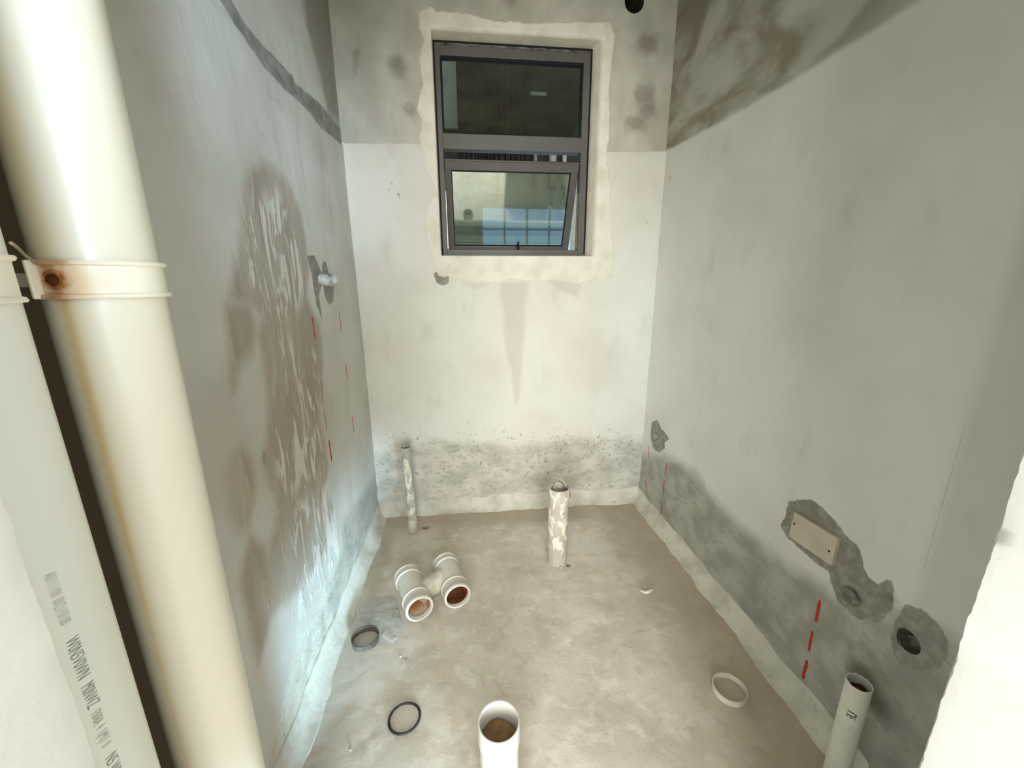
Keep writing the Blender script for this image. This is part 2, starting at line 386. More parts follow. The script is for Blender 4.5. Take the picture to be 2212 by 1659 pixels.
at_all(wl, dict(
    damp=sdfs(A, [pyL(d) for d in (D1, D2, D3, D4, D5)]),
    scrape=sdfs(A, [pyL([(540, 440), (600, 400), (650, 470), (670, 590), (650, 680), (600, 700), (540, 640), (520, 560)]), pyL([(600, 700), (690, 760), (700, 1020), (600, 1100), (590, 900)]), pyL([(640, 1080), (720, 1040), (740, 1200), (640, 1350), (610, 1250)])]),
    band=sdfs(A, [pyL([(500, -20), (545, 60), (590, 110), (640, 165), (645, 183), (690, 215), (735, 272), (760, 300), (740, 312), (700, 278), (655, 225), (620, 192), (580, 150), (540, 90), (475, -20)])]),
    stain=np.maximum(sdfs(A, [pyL([(655, -30), (760, -30), (770, 290), (715, 250), (690, 130), (668, 60)])])-.01, dots(A, [(*pyL([(588, 203)])[0], .0), (*pyL([(603, 258)])[0], .0), (*pyL([(606, 214)])[0], .0)])),
    softstain=np.full(len(A), -.2),
    rough=sdfs(A, [pyL([(835, 985), (812, 1010), (780, 1070), (740, 1130), (735, 1200), (700, 1270), (640, 1420), (600, 1550), (585, 1700), (700, 1750), (860, 1200)])]),
    brush=sdfs(A, [pyL([(830, 1000), (790, 1060), (745, 1130), (730, 1250), (700, 1330), (740, 1250), (800, 1140), (830, 1090)])]),
    pits=dots(A, [(*pyL([(605, 225)])[0], .06), (*pyL([(570, 290)])[0], .03)]),
    bare=sdfs(A, [pyL([(566, 975), (574, 972), (575, 1000), (570, 1005)]), pyL([(665, 552), (682, 552), (697, 590), (700, 563), (706, 565), (712, 590), (722, 598), (700, 600), (690, 640), (700, 700), (684, 655), (674, 590)]), pyL([(700, 615), (725, 618), (722, 650), (712, 660), (703, 640)])]),
    mortar=np.full(len(A), -.2),
    crack=lines(A, [(pyL([(395, 658), (470, 656), (560, 660)]), .0002)]),
    gap_shade=np.where(A[:, 0] < .69, .69-A[:, 0], .69-A[:, 0])))

# ---- right wall
RH = (*pyR([(1965, 1385)])[0], .030)
def d_right(u, z):
    d = .002*fbm(u, z, 6.0, 4, 3)
    if z < .35: d += .0015*fbm(u, z, 9.0, 24, 2)
    if u < .757: d += .004
    return d
mR = wall_material('right')
V, FC, P, us, zs, ng, base = wall_grid('wall_right', 0, XR, 1, .0, 2.50, -.02, 2.96, .012, .14, mR, d_right, circles=(RH,))
wr = mesh_obj('wall_right', V, FC, mR); wr['kind'] = 'structure'
A = np.array([(v[1], v[2]) for v in V])
at_all(wr, dict(
    band=sdf(A, pyR([(1400, 345), (1437, 327), (1568, 257), (1720, 169), (1931, 34), (2060, -50), (1900, -300), (1400, -300)])),
    rough=sdf(A, pyR([(1300, 985), (1385, 980), (1440, 988), (1500, 1015), (1530, 1065), (1580, 1120), (1640, 1170), (1700, 1225), (1750, 1250), (1830, 1300), (1900, 1320), (1960, 1320), (2080, 1400), (2080, 1800), (1800, 2000), (1300, 1300)])),
    bare=np.maximum(sdfs(A, [pyR([(1408, 912), (1420, 906), (1428, 925), (1447, 948), (1436, 955), (1436, 968), (1425, 978), (1410, 968), (1405, 940)]),
                  pyR([(1703, 1085), (1725, 1078), (1755, 1080), (1775, 1095), (1800, 1120), (1830, 1160), (1855, 1180), (1865, 1215), (1872, 1245), (1895, 1262), (1915, 1252), (1928, 1255), (1932, 1275), (1930, 1310), (1900, 1345), (1850, 1335), (1810, 1300), (1795, 1262), (1790, 1235), (1760, 1215), (1700, 1160), (1685, 1135), (1697, 1115)]),
                  pyR([(1955, 1305), (2000, 1318), (2042, 1362), (2056, 1400), (2040, 1440), (1990, 1450), (1940, 1430), (1925, 1390), (1930, 1350)])]), -1),
    softstain=np.full(len(A), -.2), stain=sdfs(A, [pyR([(1840, 1480), (1900, 1440), (1990, 1455), (2090, 1420), (2160, 1700), (1900, 1900), (1820, 1700)])]), mortar=np.full(len(A), -.2),
    pits=np.maximum(sdf(A, pyR([(1440, 1000), (1520, 1050), (1560, 1160), (1640, 1240), (1700, 1330), (1600, 1250), (1480, 1130)])), dots(A, [(*pyR([(1605, 1195)])[0], .04)])),
    crack=np.maximum(lines(A, [(pyR([(1491, 965), (1489, 1003)]), .0015), (pyR([(1745, 1210), (1747, 1245)]), .0015), (pyR([(1448, 380), (1447, 390)]), .006), (pyR([(1447, 390), (1445, 430)]), .001)]), np.where(abs(A[:, 1]-.93) < .2, .0, -.1)-abs(A[:, 0]-.757)+.0008),
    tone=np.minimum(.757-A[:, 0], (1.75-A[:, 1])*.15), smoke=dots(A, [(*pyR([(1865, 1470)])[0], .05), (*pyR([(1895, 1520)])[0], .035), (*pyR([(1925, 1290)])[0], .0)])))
# plaster lining of the recess in the right wall
mRec = simple('recess_mortar', (120, 116, 102), .95, .1, c2=(84, 80, 68), sc=40, bump=.003)
b = MB(); Mx = Matrix.Translation((XR, RH[0], RH[1]))@Matrix.Rotation(PI/2, 4, 'Y')
b.lathe([(RH[2]+.001, -.004), (RH[2]*.97, .012), (RH[2]*.85, .035), (.012, .045), (.0005, .046)], 32, Mx, closed=False, wob=lambda a, j, r, z: (r*(1+.06*math.sin(3*a+j)), z))
rec = b.build('recess', mRec, wr)

# ---- front wall with the doorway the camera stands in
mF = wall_material('front')
def front_piece(mb, x0, x1, z0, z1, edge):
    """plaster slab; edge = list of x sides with a chipped arris"""
    n = max(2, int((z1-z0)/.008)); rows = []
    for k in range(n+1):
        z = z0+(z1-z0)*k/n
        j1 = .0018*fbm(z, 3.0, x0, 26, 3)+.0012*fbm(z, 1.0, x0, 90, 2); j2 = .0018*fbm(z, 9.0, x1, 30, 3)
        xa, xb = x0, x1
        ring = []
        if 'R' in edge:   # arris on the right side of this piece (left jamb)
            ring = [(xa, YO, z), (xb-.002, YO, z), (xb+.0015*fbm(z, .1, .2, 8), YO+.08, z), (xb+.0015*fbm(z, .1, .7, 8), YF-.02, z), (xb-.002+j2*.5, YF-.005+j1, z), (xb-.010+j2, YF+.001, z), (xa, YF, z)]
        else:
            ring = [(xa+.002, YO, z), (xb, YO, z), (xb, YF, z), (xa+.010+j2, YF+.001, z), (xa+.002+j2*.5, YF-.005+j1, z), (xa+.0015*fbm(z, .3, .7, 8), YF-.02, z), (xa+.0015*fbm(z, .3, .2, 8), YO+.08, z)]
        rows.append(ring)
    v = [p for r in rows for p in r]; m = 7; f = []
    for k in range(n):
        for j in range(m):
            l = (j+1) % m; f.append((k*m+j, k*m+l, (k+1)*m+l, (k+1)*m+j))
    f += [tuple(range(m-1, -1, -1)), tuple(range(n*m, n*m+m))]
    mb.add(v, f)
fb = MB(); front_piece(fb, XL-.002, DL, 0, ZC, 'R'); front_piece(fb, DR, XR+.002, 0, ZC, 'L'); fb.box((DL-.02, YO, DH), (DR+.02, YF, ZC))
wf = fb.build('wall_front', mF); wf['kind'] = 'structure'

# ---- floor, ceiling
x0, x1, y0, y1 = -1.6, 2.0, -1.6, 2.45
def fz(x, y):
    if y < .1: return 0.0
    return .0035*fbm(x, y, 0, 3.5, 4)+.0012*fbm(x, y, 5, 20, 3)
st = .015; nx = int((x1-x0)/st); ny = int((y1-y0)/st)
FH = (-.292, 2.215, .016)
PV = []
for i in range(nx+1):
    for j in range(ny+1):
        x = x0+(x1-x0)*i/nx; y = y0+(y1-y0)*j/ny; z = fz(x, y)
        if math.hypot(x-FH[0], y-FH[1]) < FH[2]: z -= .02
        PV.append((x, y, z))
PF = [(i*(ny+1)+j, (i+1)*(ny+1)+j, (i+1)*(ny+1)+j+1, i*(ny+1)+j+1) for i in range(nx) for j in range(ny)]
nn = len(PV); PV += [(x0, y0, -.12), (x1, y0, -.12), (x1, y1, -.12), (x0, y1, -.12)]
PF += [(nn, nn+3, nn+2, nn+1),
       tuple(i*(ny+1) for i in range(nx+1))+(nn+1, nn), tuple(i*(ny+1)+ny for i in range(nx+1))+(nn+2, nn+3),
       tuple(range(ny+1))+(nn+3, nn), tuple(nx*(ny+1)+j for j in range(ny+1))+(nn+2, nn+1)]
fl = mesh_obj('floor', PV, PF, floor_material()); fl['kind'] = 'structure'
A = np.array([(v[0], v[1]) for v in PV])
dist = np.minimum(np.minimum(A[:, 0]-XL-.05, XR-.05-A[:, 0])*1.0, YB-.05-A[:, 1])
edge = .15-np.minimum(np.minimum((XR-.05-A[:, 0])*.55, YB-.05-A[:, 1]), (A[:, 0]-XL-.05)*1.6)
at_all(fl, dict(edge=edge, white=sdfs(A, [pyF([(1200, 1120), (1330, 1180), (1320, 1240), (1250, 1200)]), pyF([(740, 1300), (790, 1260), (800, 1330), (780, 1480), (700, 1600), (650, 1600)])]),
                pit=dots(A, [(FH[0], FH[1], .017), (*pyF([(1228, 1222)])[0], .014), (*pyF([(1100, 1168)])[0], .004), (*pyF([(875, 1422)])[0], .008)])))
cm = simple('ceiling_concrete', (170, 160, 145), .9, .2, c2=(140, 130, 116), sc=4, bump=.002)
ce = MB().box((-.9, -.0, ZC), (1.5, 2.62, ZC+.14)).build('ceiling', cm, smooth=False); ce['kind'] = 'structure'

# ---- waterproofing fillets along the foot of the walls
def cove(name, pts, nrm, hgt=.078, outw=.055):
    """pts: function s->(x,y) on the wall face, nrm: inward normal, s in 0..1"""
    n = 170; prof = 9; v = []; f = []
    for k in range(n+1):
        s = k/n; p = pts(s); L = s*2.2
        hh = hgt*(1+.16*fbm(L, .3, hgt, 7, 3)); ww = outw*(1+.20*fbm(L, 7.3, outw, 6, 3))
        for j in range(prof+1):
            a = j/prof*PI/2
            o = ww*(1-math.sin(a)) if j < prof else 0; z = hh*(1-math.cos(a))
            q = 1+.10*fbm(L, j*.25, 3.1, 12, 2)
            v.append((p[0]+nrm[0]*(o*q+.0015), p[1]+nrm[1]*(o*q+.0015), z+.0005 if j else -.003))
        v.append((p[0]-nrm[0]*.006, p[1]-nrm[1]*.006, hh)); v.append((p[0]-nrm[0]*.006, p[1]-nrm[1]*.006, -.005))
    m = prof+3
    for k in range(n):
        for j in range(m):
            l = (j+1) % m; f.append((k*m+j, k*m+l, (k+1)*m+l, (k+1)*m+j))
    f += [tuple(range(m)), tuple(range(n*m, n*m+m))]
    o = mesh_obj(name, v, f, mCove); o['kind'] = 'structure'; return o
t = NT('cove_mortar')
cc = t.mix(t.sm(t.noise(8, 5), .4, .68), lin((216, 212, 196)), lin((190, 186, 170)))
cc = t.mix(t.sm(t.noise(30, 5), .6, .75, 0, .5), cc, lin((160, 152, 136))); t.bump(t.noise(30, 6, dist=.5), .003); mCove = t.done(cc, .9, .2)
cove('baseboard_back', lambda s: (XL+s*(XR-XL), YB), (0, -1), .088, .055)
cove('baseboard_left', lambda s: (XL, YF+s*(YB-YF)), (1, 0), .075, .060)
cove('baseboard_right', lambda s: (XR, YF+s*(YB-YF)), (-1, 0), .075, .060)

# ---------------------------------------------------------------- window
mFrame = simple('window_aluminium', (94, 93, 86), .5, .4, c2=(84, 82, 76), sc=3)
mBead = simple('black_rubber', (22, 20, 24), .7, .3)
mFoam = simple('grey_sealant', (120, 118, 112), .8, .3, c2=(40, 38, 38), sc=25, bump=.002)
def glass(name, tint, refl):
    m = bpy.data.materials.new(name); m.use_nodes = True; nt = m.node_tree; nt.nodes.clear()
    o = nt.nodes.new('ShaderNodeOutputMaterial'); mx = nt.nodes.new('ShaderNodeMixShader')
    tr = nt.nodes.new('ShaderNodeBsdfTransparent'); gl = nt.nodes.new('ShaderNodeBsdfGlossy')
    tr.inputs[0].default_value = tint+(1,); gl.inputs['Roughness'].default_value = .03; gl.inputs[0].default_value = (.86, .93, .88, 1)
    mx.inputs[0].default_value = refl
    nt.links.new(tr.outputs[0], mx.inputs[1]); nt.links.new(gl.outputs[0], mx.inputs[2]); nt.links.new(mx.outputs[0], o.inputs[0]); return m
mGlassU = glass('tinted_glass', (.47, .54, .52), .20)
mGlassS = glass('sash_glass', (.62, .68, .64), .30)
win = empty('window_1', ((FR[0]+FR[1])/2, FY, FR[2])); win['kind'] = 'structure'
def wpart(mb, name, mat, bevel=.0015, parent=None):
    o = mb.build(name, mat, None, smooth=False, bevel=bevel)
    o.parent = parent or win; o.matrix_parent_inverse = (parent or win).matrix_basis.inverted() if parent is None else Matrix.Identity(4)
    return o
ox0, ox1, oz0, oz1 = -.125, .711, 1.606, 2.656
m = MB()
m.box((ox0, FY, oz0), (-.100, FY+.06, oz1)); m.box((.674, FY, oz0), (ox1, FY+.06, oz1))
m.box((-.100, FY, 2.600), (.674, FY+.06, oz1)); m.box((-.100, FY, oz0), (.674, FY+.06, 1.632))
m.box((-.100, FY-.002, 2.160), (.674, FY+.058, 2.236))
m.box((ox0+.002, FY-.008, oz0-.012), (ox1+.006, FY+.02, oz0+.004))
wpart(m, 'window_frame', mFrame)
m = MB(); e = .010
for a, b2 in (((-.100, FY+.004, 2.236), (-.100+e, FY+.03, 2.600)), ((.674-e, FY+.004, 2.236), (.674, FY+.03, 2.600)), ((-.090, FY+.004, 2.600-.012), (.664, FY+.03, 2.600)), ((-.090, FY+.004, 2.236), (.664, FY+.03, 2.240))): m.box(a, b2)
wpart(m, 'glazing_bead', mBead, 0)
m = MB().box((-.098, FY+.018, 2.237), (.672, FY+.024, 2.599)); wpart(m, 'pane', mGlassU, 0)
m = MB()
m.box((FR[0]-.004, FY+.004, FR[2]-.01), (ox0+.001, FY+.05, FR[3]+.006)); m.box((ox1-.001, FY+.004, FR[2]), (FR[1]+.006, FY+.05, FR[3]+.006)); m.box((ox0, FY+.004, oz1-.001), (ox1, FY+.05, FR[3]+.008))
wpart(m, 'sealant_joint', mBead, 0)
m = MB(); n = 40
for k in range(n):
    xa = ox0+.02+(ox1-ox0-.03)*k/n; xb = xa+(ox1-ox0-.03)/n; hh = .010+.006*fbm(xa, 0, 0, 14, 3)
    if hh > .006: m.box((xa, FY-.003, oz1-.001-max(.002, hh)), (xb, FY+.002, oz1-.002+.004*fbm(xa, 3, 0, 20, 2)))
wpart(m, 'sealant_bead', mFoam, 0)
# tilted sash: hinged along its top edge, foot pushed out
TILT = math.radians(24.5); HX, HZ = FY+.018, 2.112
sash = empty('sash'); sash.parent = win; sash.matrix_parent_inverse = win.matrix_basis.inverted()
sash.location = (0, HX, HZ); sash.rotation_euler = (TILT, 0, 0)
sx0, sx1, SL = -.099, .672, .520
m = MB(); m.box((sx0, -.010, -.052), (sx1, .028, 0)); m.box((sx0, -.006, -SL), (-.062, .026, -.05)); m.box((.630, -.006, -SL), (sx1, .026, -.05)); m.box((-.064, -.006, -SL), (.632, .026, -SL+.036))
m.box((sx0-.001, -.014, -.006), (sx1+.001, .0, .004))
o = m.build('sash_frame', mFrame, sash, smooth=False, bevel=.004)
m = MB(); g = .006
m.box((-.062, -.002, -.060), (.630, .01, -.052)); m.box((-.062, -.002, -SL+.036), (.630, .01, -SL+.041)); m.box((-.062, -.002, -SL+.036), (-.058, .01, -.052)); m.box((.625, -.002, -SL+.036), (.630, .01, -.052))
m.build('glazing_bead', mBead, sash, smooth=False)
MB().box((-.062, .006, -SL+.034), (.631, .012, -.051)).build('pane', mGlassS, sash, smooth=False)
m = MB(); m.box((.330, -.030, -SL+.030), (.346, -.004, -SL+.052)); m.box((.333, -.040, -SL+.012), (.343, -.024, -SL+.075))
m.build('handle', mBead, sash, smooth=False, bevel=.0008)
m = MB()   # friction stays at each side
for xx in (-.099, .668): m.box((xx, FY+.02, 1.64), (xx+.004, FY+.032, 1.95))
wpart(m, 'stay', simple('stay_steel', (150, 146, 138), .35, .5, metal=.8), 0)

# ---- what is seen through the gap: the opposite wall of the light well
mCourt = simple('light_well_wall', (66, 70, 66), .9, .1, c2=(50, 54, 50), sc=3)
mDarkCourt = simple('dark_louvre', (52, 46, 46), .8, .2, c2=(26, 22, 24), sc=30)
cw = MB().box((-1.2, 3.612, 2.33), (2.4, 3.80, 4.6)).build('wall_court', mCourt, smooth=False); cw['kind'] = 'structure'
mPaleCourt = simple('sash_reflection_tone', (196, 200, 184), .9, .1, c2=(176, 182, 166), sc=2)  # pale colour stands in for the floor reflection in the sash glass
cw2 = MB().box((-1.2, 3.614, -.5), (2.4, 3.80, 2.33)).build('wall_court_base', mPaleCourt, smooth=False); cw2['kind'] = 'structure'
a1, a2, a3 = pl((930, 150), 1, 3.60), pl((985, 150), 1, 3.60), pl((1180, 203), 1, 3.60)
lg = MB().box((float(a1[0]), 3.585, 2.62), (float(a2[0]), 3.613, 4.4)); lg.box((float(a2[0])+.001, 3.60, float(a3[2])-.012), (float(a3[0]), 3.613, float(a3[2])+.012))
o = lg.build('reflection_strip_1', simple('reflection_pale', (206, 206, 200), .9, .1, c2=(170, 172, 166), sc=6), None, smooth=False); o['kind'] = 'structure'  # added pale strip and ledge imitate the lighter reflections in the upper pane
for nm, xa in (('wall_court_left', -1.25), ('wall_court_right', 2.35)):
    o = MB().box((xa, 2.63, -.5), (xa+.1, 3.612, 4.6)).build(nm, mCourt, smooth=False); o['kind'] = 'structure'
gl_ = [pl(p, 1, 3.62) for p in ((990, 320), (1255, 320), (1255, 560), (990, 560))]
screen = empty('louvre_screen', (float(gl_[0][0]+.4), 3.66, 1.5))
tag(screen, 'dark vertical louvre screen seen outside through the gap above the open sash', 'screen')
xs = pl((1000, 335), 1, 3.6)[0]; xe = pl((1140, 335), 1, 3.6)[0]
k = 0
while xs < xe:
    w = random.uniform(.018, .05)
    o = MB().box((xs, 3.54+random.uniform(0, .03), 2.36), (xs+w*.8, 3.602, 3.4)).build('slat', mDarkCourt, None, smooth=False)
    o.parent = screen; o.matrix_parent_inverse = screen.matrix_basis.inverted(); xs += w
m = MB().box((float(gl_[0][0]), 3.600, 2.36), (float(xe)+.02, 3.611, 3.4)); o = m.build('backing', mDarkCourt, None, smooth=False); o.parent = screen; o.matrix_parent_inverse = screen.matrix_basis.inverted()
mPipeOut = simple('outdoor_pipe', (190, 184, 172), .6, .3, c2=(120, 112, 104), sc=8)
for k, (pa, r) in enumerate((((1158, 335), .016), ((1196, 335), .03), ((1222, 335), .018))):
    xx = float(pl(pa, 1, 3.55)[0]); o = MB().lathe([(r, 2.2), (r, 2.53), (r-.004, 2.53), (r-.004, 2.2)], 20, Matrix.Translation((xx, 3.611-r, 0))).build('rain_pipe', mPipeOut)
    tag(o, ['pale vertical pipe outside the window, left one of the row behind the sash gap', 'thick pale vertical pipe outside the window, middle one of the row', 'thin pale vertical pipe outside the window, right one of the row'][k], 'pipe', 'outdoor pipes in the light well')
# added glowing grid, stands in for the blue window reflection in the sash
em = bpy.data.materials.new('blue_glow'); em.use_nodes = True; p_ = em.node_tree.nodes['Principled BSDF']
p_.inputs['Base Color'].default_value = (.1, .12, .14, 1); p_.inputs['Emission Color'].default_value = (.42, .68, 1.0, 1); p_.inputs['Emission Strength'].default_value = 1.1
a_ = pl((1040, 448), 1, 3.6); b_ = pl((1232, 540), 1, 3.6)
gw = empty('reflection_grid', (float((a_[0]+b_[0])/2), 3.6, float(b_[2])))
tag(gw, 'added bluish glowing grid with pale bars, standing in for a reflection in the lower sash glass', 'window')
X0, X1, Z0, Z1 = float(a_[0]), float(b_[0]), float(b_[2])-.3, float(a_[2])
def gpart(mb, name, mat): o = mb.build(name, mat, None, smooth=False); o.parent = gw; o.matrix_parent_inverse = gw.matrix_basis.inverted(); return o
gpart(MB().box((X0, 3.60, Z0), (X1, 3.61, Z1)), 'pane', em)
mBar = simple('pale_bar', (200, 205, 205), .5, .3)
for k in range(5): gpart(MB().box((X0+(X1-X0)*k/4-.008, 3.585, Z0), (X0+(X1-X0)*k/4+.008, 3.60, Z1)), 'bar', mBar)
for zz in (Z1, Z1-.17, Z1-.34): gpart(MB().box((X0, 3.58, zz-.008), (X1, 3.60, zz+.008)), 'rail', mBar)

# ---------------------------------------------------------------- vertical stack pipes by the doorway
P1 = (-.436, .556); P2 = (-.452, .394); PR = .055
def stack_material(name, rust):
    t = NT(name)
    col = t.mix(t.sm(t.noise(2, 4, (1, 1, .25)), .35, .7), lin((232, 227, 208)), lin((222, 216, 194)))
    if rust:
        col = t.mix(t.mask('yellow', .012, .006, 8, .60, (1, 1, .2)), col, lin((220, 202, 152)))
        col = t.mix(t.mask('streak', .005, .004, 14, .55, (1, 1, .3)), col, lin((206, 172, 110)))
        col = t.mix(t.mask('rust', .010, .012, 60, .85), col, lin((150, 84, 36)))
    else:
        col = t.mix(t.sm(t.noise(3, 4, (1, 1, .3)), .35, .7), lin((236, 238, 228)), lin((226, 229, 216)))
    t.bump(t.noise(8, 3, (1, 1, .3)), .0008)
    t.b.inputs['Coat Weight'].default_value = .12; t.b.inputs['Coat Roughness'].default_value = .18
    return t.done(col, .32, .5)
def stack(name, c, rust, label):
    seg, rows = 96, 280; v = []; f = []
    for j in range(rows+1):
        z = .0015+(ZC-.003)*j/rows
        for i in range(seg):
            a = 2*PI*i/seg; v.append((PR*math.cos(a), PR*math.sin(a), z))
    for j in range(rows):
        for i in range(seg):
            k = (i+1) % seg; f.append((j*seg+i, j*seg+k, (j+1)*seg+k, (j+1)*seg+i))
    f += [tuple(range(seg)), tuple(range(rows*seg, (rows+1)*seg))]
    o = mesh_obj(name, v, f, stack_material('pvc_'+name+('_a' if rust else '_b'), rust)); o.location = (c[0], c[1], .004)
    o.data.set_sharp_from_angle(angle=math.radians(50))
    if rust:
        ang = np.array([math.degrees(math.atan2(p[1], p[0])) for p in v]); zz = np.array([p[2] for p in v])+.004
        arc = lambda a0: (ang-a0)*PI/180*PR
        set_attr(o, 'streak', np.where(zz < 1.44, .0045-abs(arc(-92-7*(1.44-zz)))-.010*np.maximum(0, 1.30-zz), -.1))
        set_attr(o, 'yellow', np.where(zz < 1.44, .010-abs(arc(-93-7*(1.44-zz))), .013-abs(arc(-104))))
        rr = np.hypot(arc(-93), zz-1.452)
        set_attr(o, 'rust', np.maximum(.016-rr, np.where((abs(zz-1.4275) < .004) & (abs(arc(-80)) < .018), .002, -.1)))
    tag(o, label, 'pipe', 'drain stacks by the doorway'); return o
pipe1 = stack('drain_pipe', P1, True, 'cream vertical drain pipe with rust streak below its clamp, the one nearer the window wall')
pipe2 = stack('drain_pipe', P2, False, 'cream vertical drain pipe at far left with printed grey markings')
mClamp = simple('clamp_pvc', (244, 238, 220), .3, .5, c2=(234, 226, 204), sc=6)
mRust = simple('rusted_steel', (104, 52, 24), .85, .3, c2=(54, 24, 14), sc=60, bump=.002, metal=.2)
t = NT('rust_stained_clamp'); cb = t.mix(t.mask('haze', .012, .006, 60, .6), lin((240, 234, 216)), lin((222, 186, 130))); cb = t.mix(t.mask('rust', .004, .007, 90, .7), cb, lin((160, 92, 42))); mBand = t.done(cb, .4, .4)
def clamp(c, a0, a1, rusty, label):
    root = empty('pipe_clamp', (c[0], c[1], 1.454)); r = PR+.0006; h = .0205
    tag(root, label, 'clamp', 'clamps holding the drain stacks')
    prof = [(r, -h), (r+.0050, -h), (r+.0062, -h+.002), (r+.0050, -h+.0045)]+[(r+.0022, -h+.0055+(2*h-.011)*k/8) for k in range(9)]+[ (r+.0050, h-.0045), (r+.0062, h-.002), (r+.0050, h), (r, h)]
    bo = MB().lathe(prof, 150, None, math.radians(a0), math.radians(a1)).build('band', mBand if rusty else mClamp, root)
    if rusty:
        vv = [(math.degrees(math.atan2(p.co.y, p.co.x)), p.co.z) for p in bo.data.vertices]
        q_ = [(a_+93)*PI/180*PR for a_, z in vv]
        set_attr(bo, 'rust', [max(.013-math.hypot(u_, z), (.004-abs(u_)*.4 if abs(abs(z)-.0175) < .005 else -.1)) for u_, (a_, z) in zip(q_, vv)])
        set_attr(bo, 'haze', [.024-math.hypot(u_*.7, z) for u_, (a_, z) in zip(q_, vv)])
    # end lug folded outwards, with web
    a = math.radians(a0 if rusty else a1); ca, sa = math.cos(a), math.sin(a)
    M = Matrix(((ca, -sa, 0, 0), (sa, ca, 0, 0), (0, 0, 1, 0), (0, 0, 0, 1)))
    if rusty:
        m = MB(); m.box((r, -.0025, -h), (r+.011, .0025, h), M); m.build('lug', mClamp, root, smooth=False, bevel=.002)
    # arm to the wall behind
    m = MB(); m.box((XL-c[0]+.002, -.006, -.008), (-PR-.006, .006, .008)); m.box((XL-c[0]+.0035, -.02, -.02), (XL-c[0]+.0075, .02, .02)); m.box((-PR-.008, -.012, -.016), (-PR-.001, .012, .016))
    m.build('bracket', mClamp, root, smooth=False, bevel=.001)
    if rusty:
        b = math.radians(-93); M = Matrix.Translation((0, 0, .000))@Matrix.Rotation(b, 4, 'Z')@Matrix.Rotation(PI/2, 4, 'Y')
        MB().lathe([(.0108, r+.0018), (.0100, r+.0042), (.0070, r+.0036), (.0056, r+.0030), (.0004, r+.0026)], 28, M, closed=False, wob=lambda q, j, rr, z: (rr*(1+.03*math.sin(2*q)), z)).build('screw_boss', simple('rust_stained_pvc', (196, 136, 78), .7, .3, c2=(120, 62, 30), sc=120), root)
        sc = MB().lathe([(.0062, r+.0022), (.0060, r+.0056), (.0046, r+.0068), (.0004, r+.0070)], 20, M, closed=False).build('screw', mRust, root)
    return root
clamp(P1, -112, 120, True, 'cream two-ribbed pipe clamp with a rusted screw, on the drain pipe nearer the window')
clamp(P2, -100, 28, False, 'cream two-ribbed pipe clamp on the far left drain pipe, cut by the photo edge')
pts = [Vector((*pl(p, 0, x)[:1], *pl(p, 0, x)[1:])) for p, x in (((30, 548), -.405), ((45, 556), -.42), ((58, 566), -.435), ((68, 577), -.447))]
tie = MB().tube([(-.412, .437, 1.486), (-.428, .458, 1.484), (-.440, .476, 1.478), (-.449, .4965, 1.470)], .0016, 8).build('cable_tie', simple('aged_nylon', (170, 160, 130), .5))
tag(tie, 'thin stray nylon strand between the two drain pipes above the clamps', 'cable tie')

# printed lettering wrapped round a pipe
def wrap_text(s, size, cyl, ang, ztop, mat, parent, down=True, stretch=1.0, R=PR, up=False, spacing=1.0, bold=0.0):
    cu = bpy.data.curves.new('txt', 'FONT'); cu.body = s; cu.size = size; cu.space_character = spacing; cu.resolution_u = 2; cu.offset = bold
    to = bpy.data.objects.new('txt', cu); COL.objects.link(to)
    dg = bpy.context.evaluated_depsgraph_get(); dg.update(); me = bpy.data.meshes.new_from_object(to.evaluated_get(dg))
    bpy.data.objects.remove(to); b = bmesh.new(); b.from_mesh(me)
    bmesh.ops.subdivide_edges(b, edges=[e_ for e_ in b.edges if e_.calc_length() > .003], cuts=1)
    for v in b.verts:
        x, y = v.co.x*stretch, v.co.y
        a = math.radians(ang)+y/R if not up else math.radians(ang)-y/R
        z = ztop-x
        v.co = (cyl[0]+(R+.0004)*math.cos(a), cyl[1]+(R+.0004)*math.sin(a), z)
    me2 = bpy.data.meshes.new('lettering'); b.to_mesh(me2); b.free(); me2.materials.append(mat)
    o = bpy.data.objects.new('lettering', me2); COL.objects.link(o)
    if parent: o.parent = parent; o.matrix_parent_inverse = parent.matrix_basis.inverted()
    return o
mInk = simple('grey_print', (196, 196, 182), .7); mInk2 = simple('dark_grey_print', (160, 160, 156), .7)
wrap_text('A0/1111/00  00/21/10/100', .0125, P2, -27, 1.184, mInk, pipe2, stretch=.44)
wrap_text('W0N5V0WN', .0150, P2, -27.5, 1.108, mInk2, pipe2, stretch=.58)
wrap_text('M0NWZ', .0150, P2, -27.5, 1.050, mInk2, pipe2, stretch=.52)
wrap_text('F008A  4  1(M)1  0', .0125, P2, -27, 1.014, mInk, pipe2, stretch=.50)
wrap_text('N5 WN', .0150, P2, -27.5, .952, mInk2, pipe2, stretch=.62)

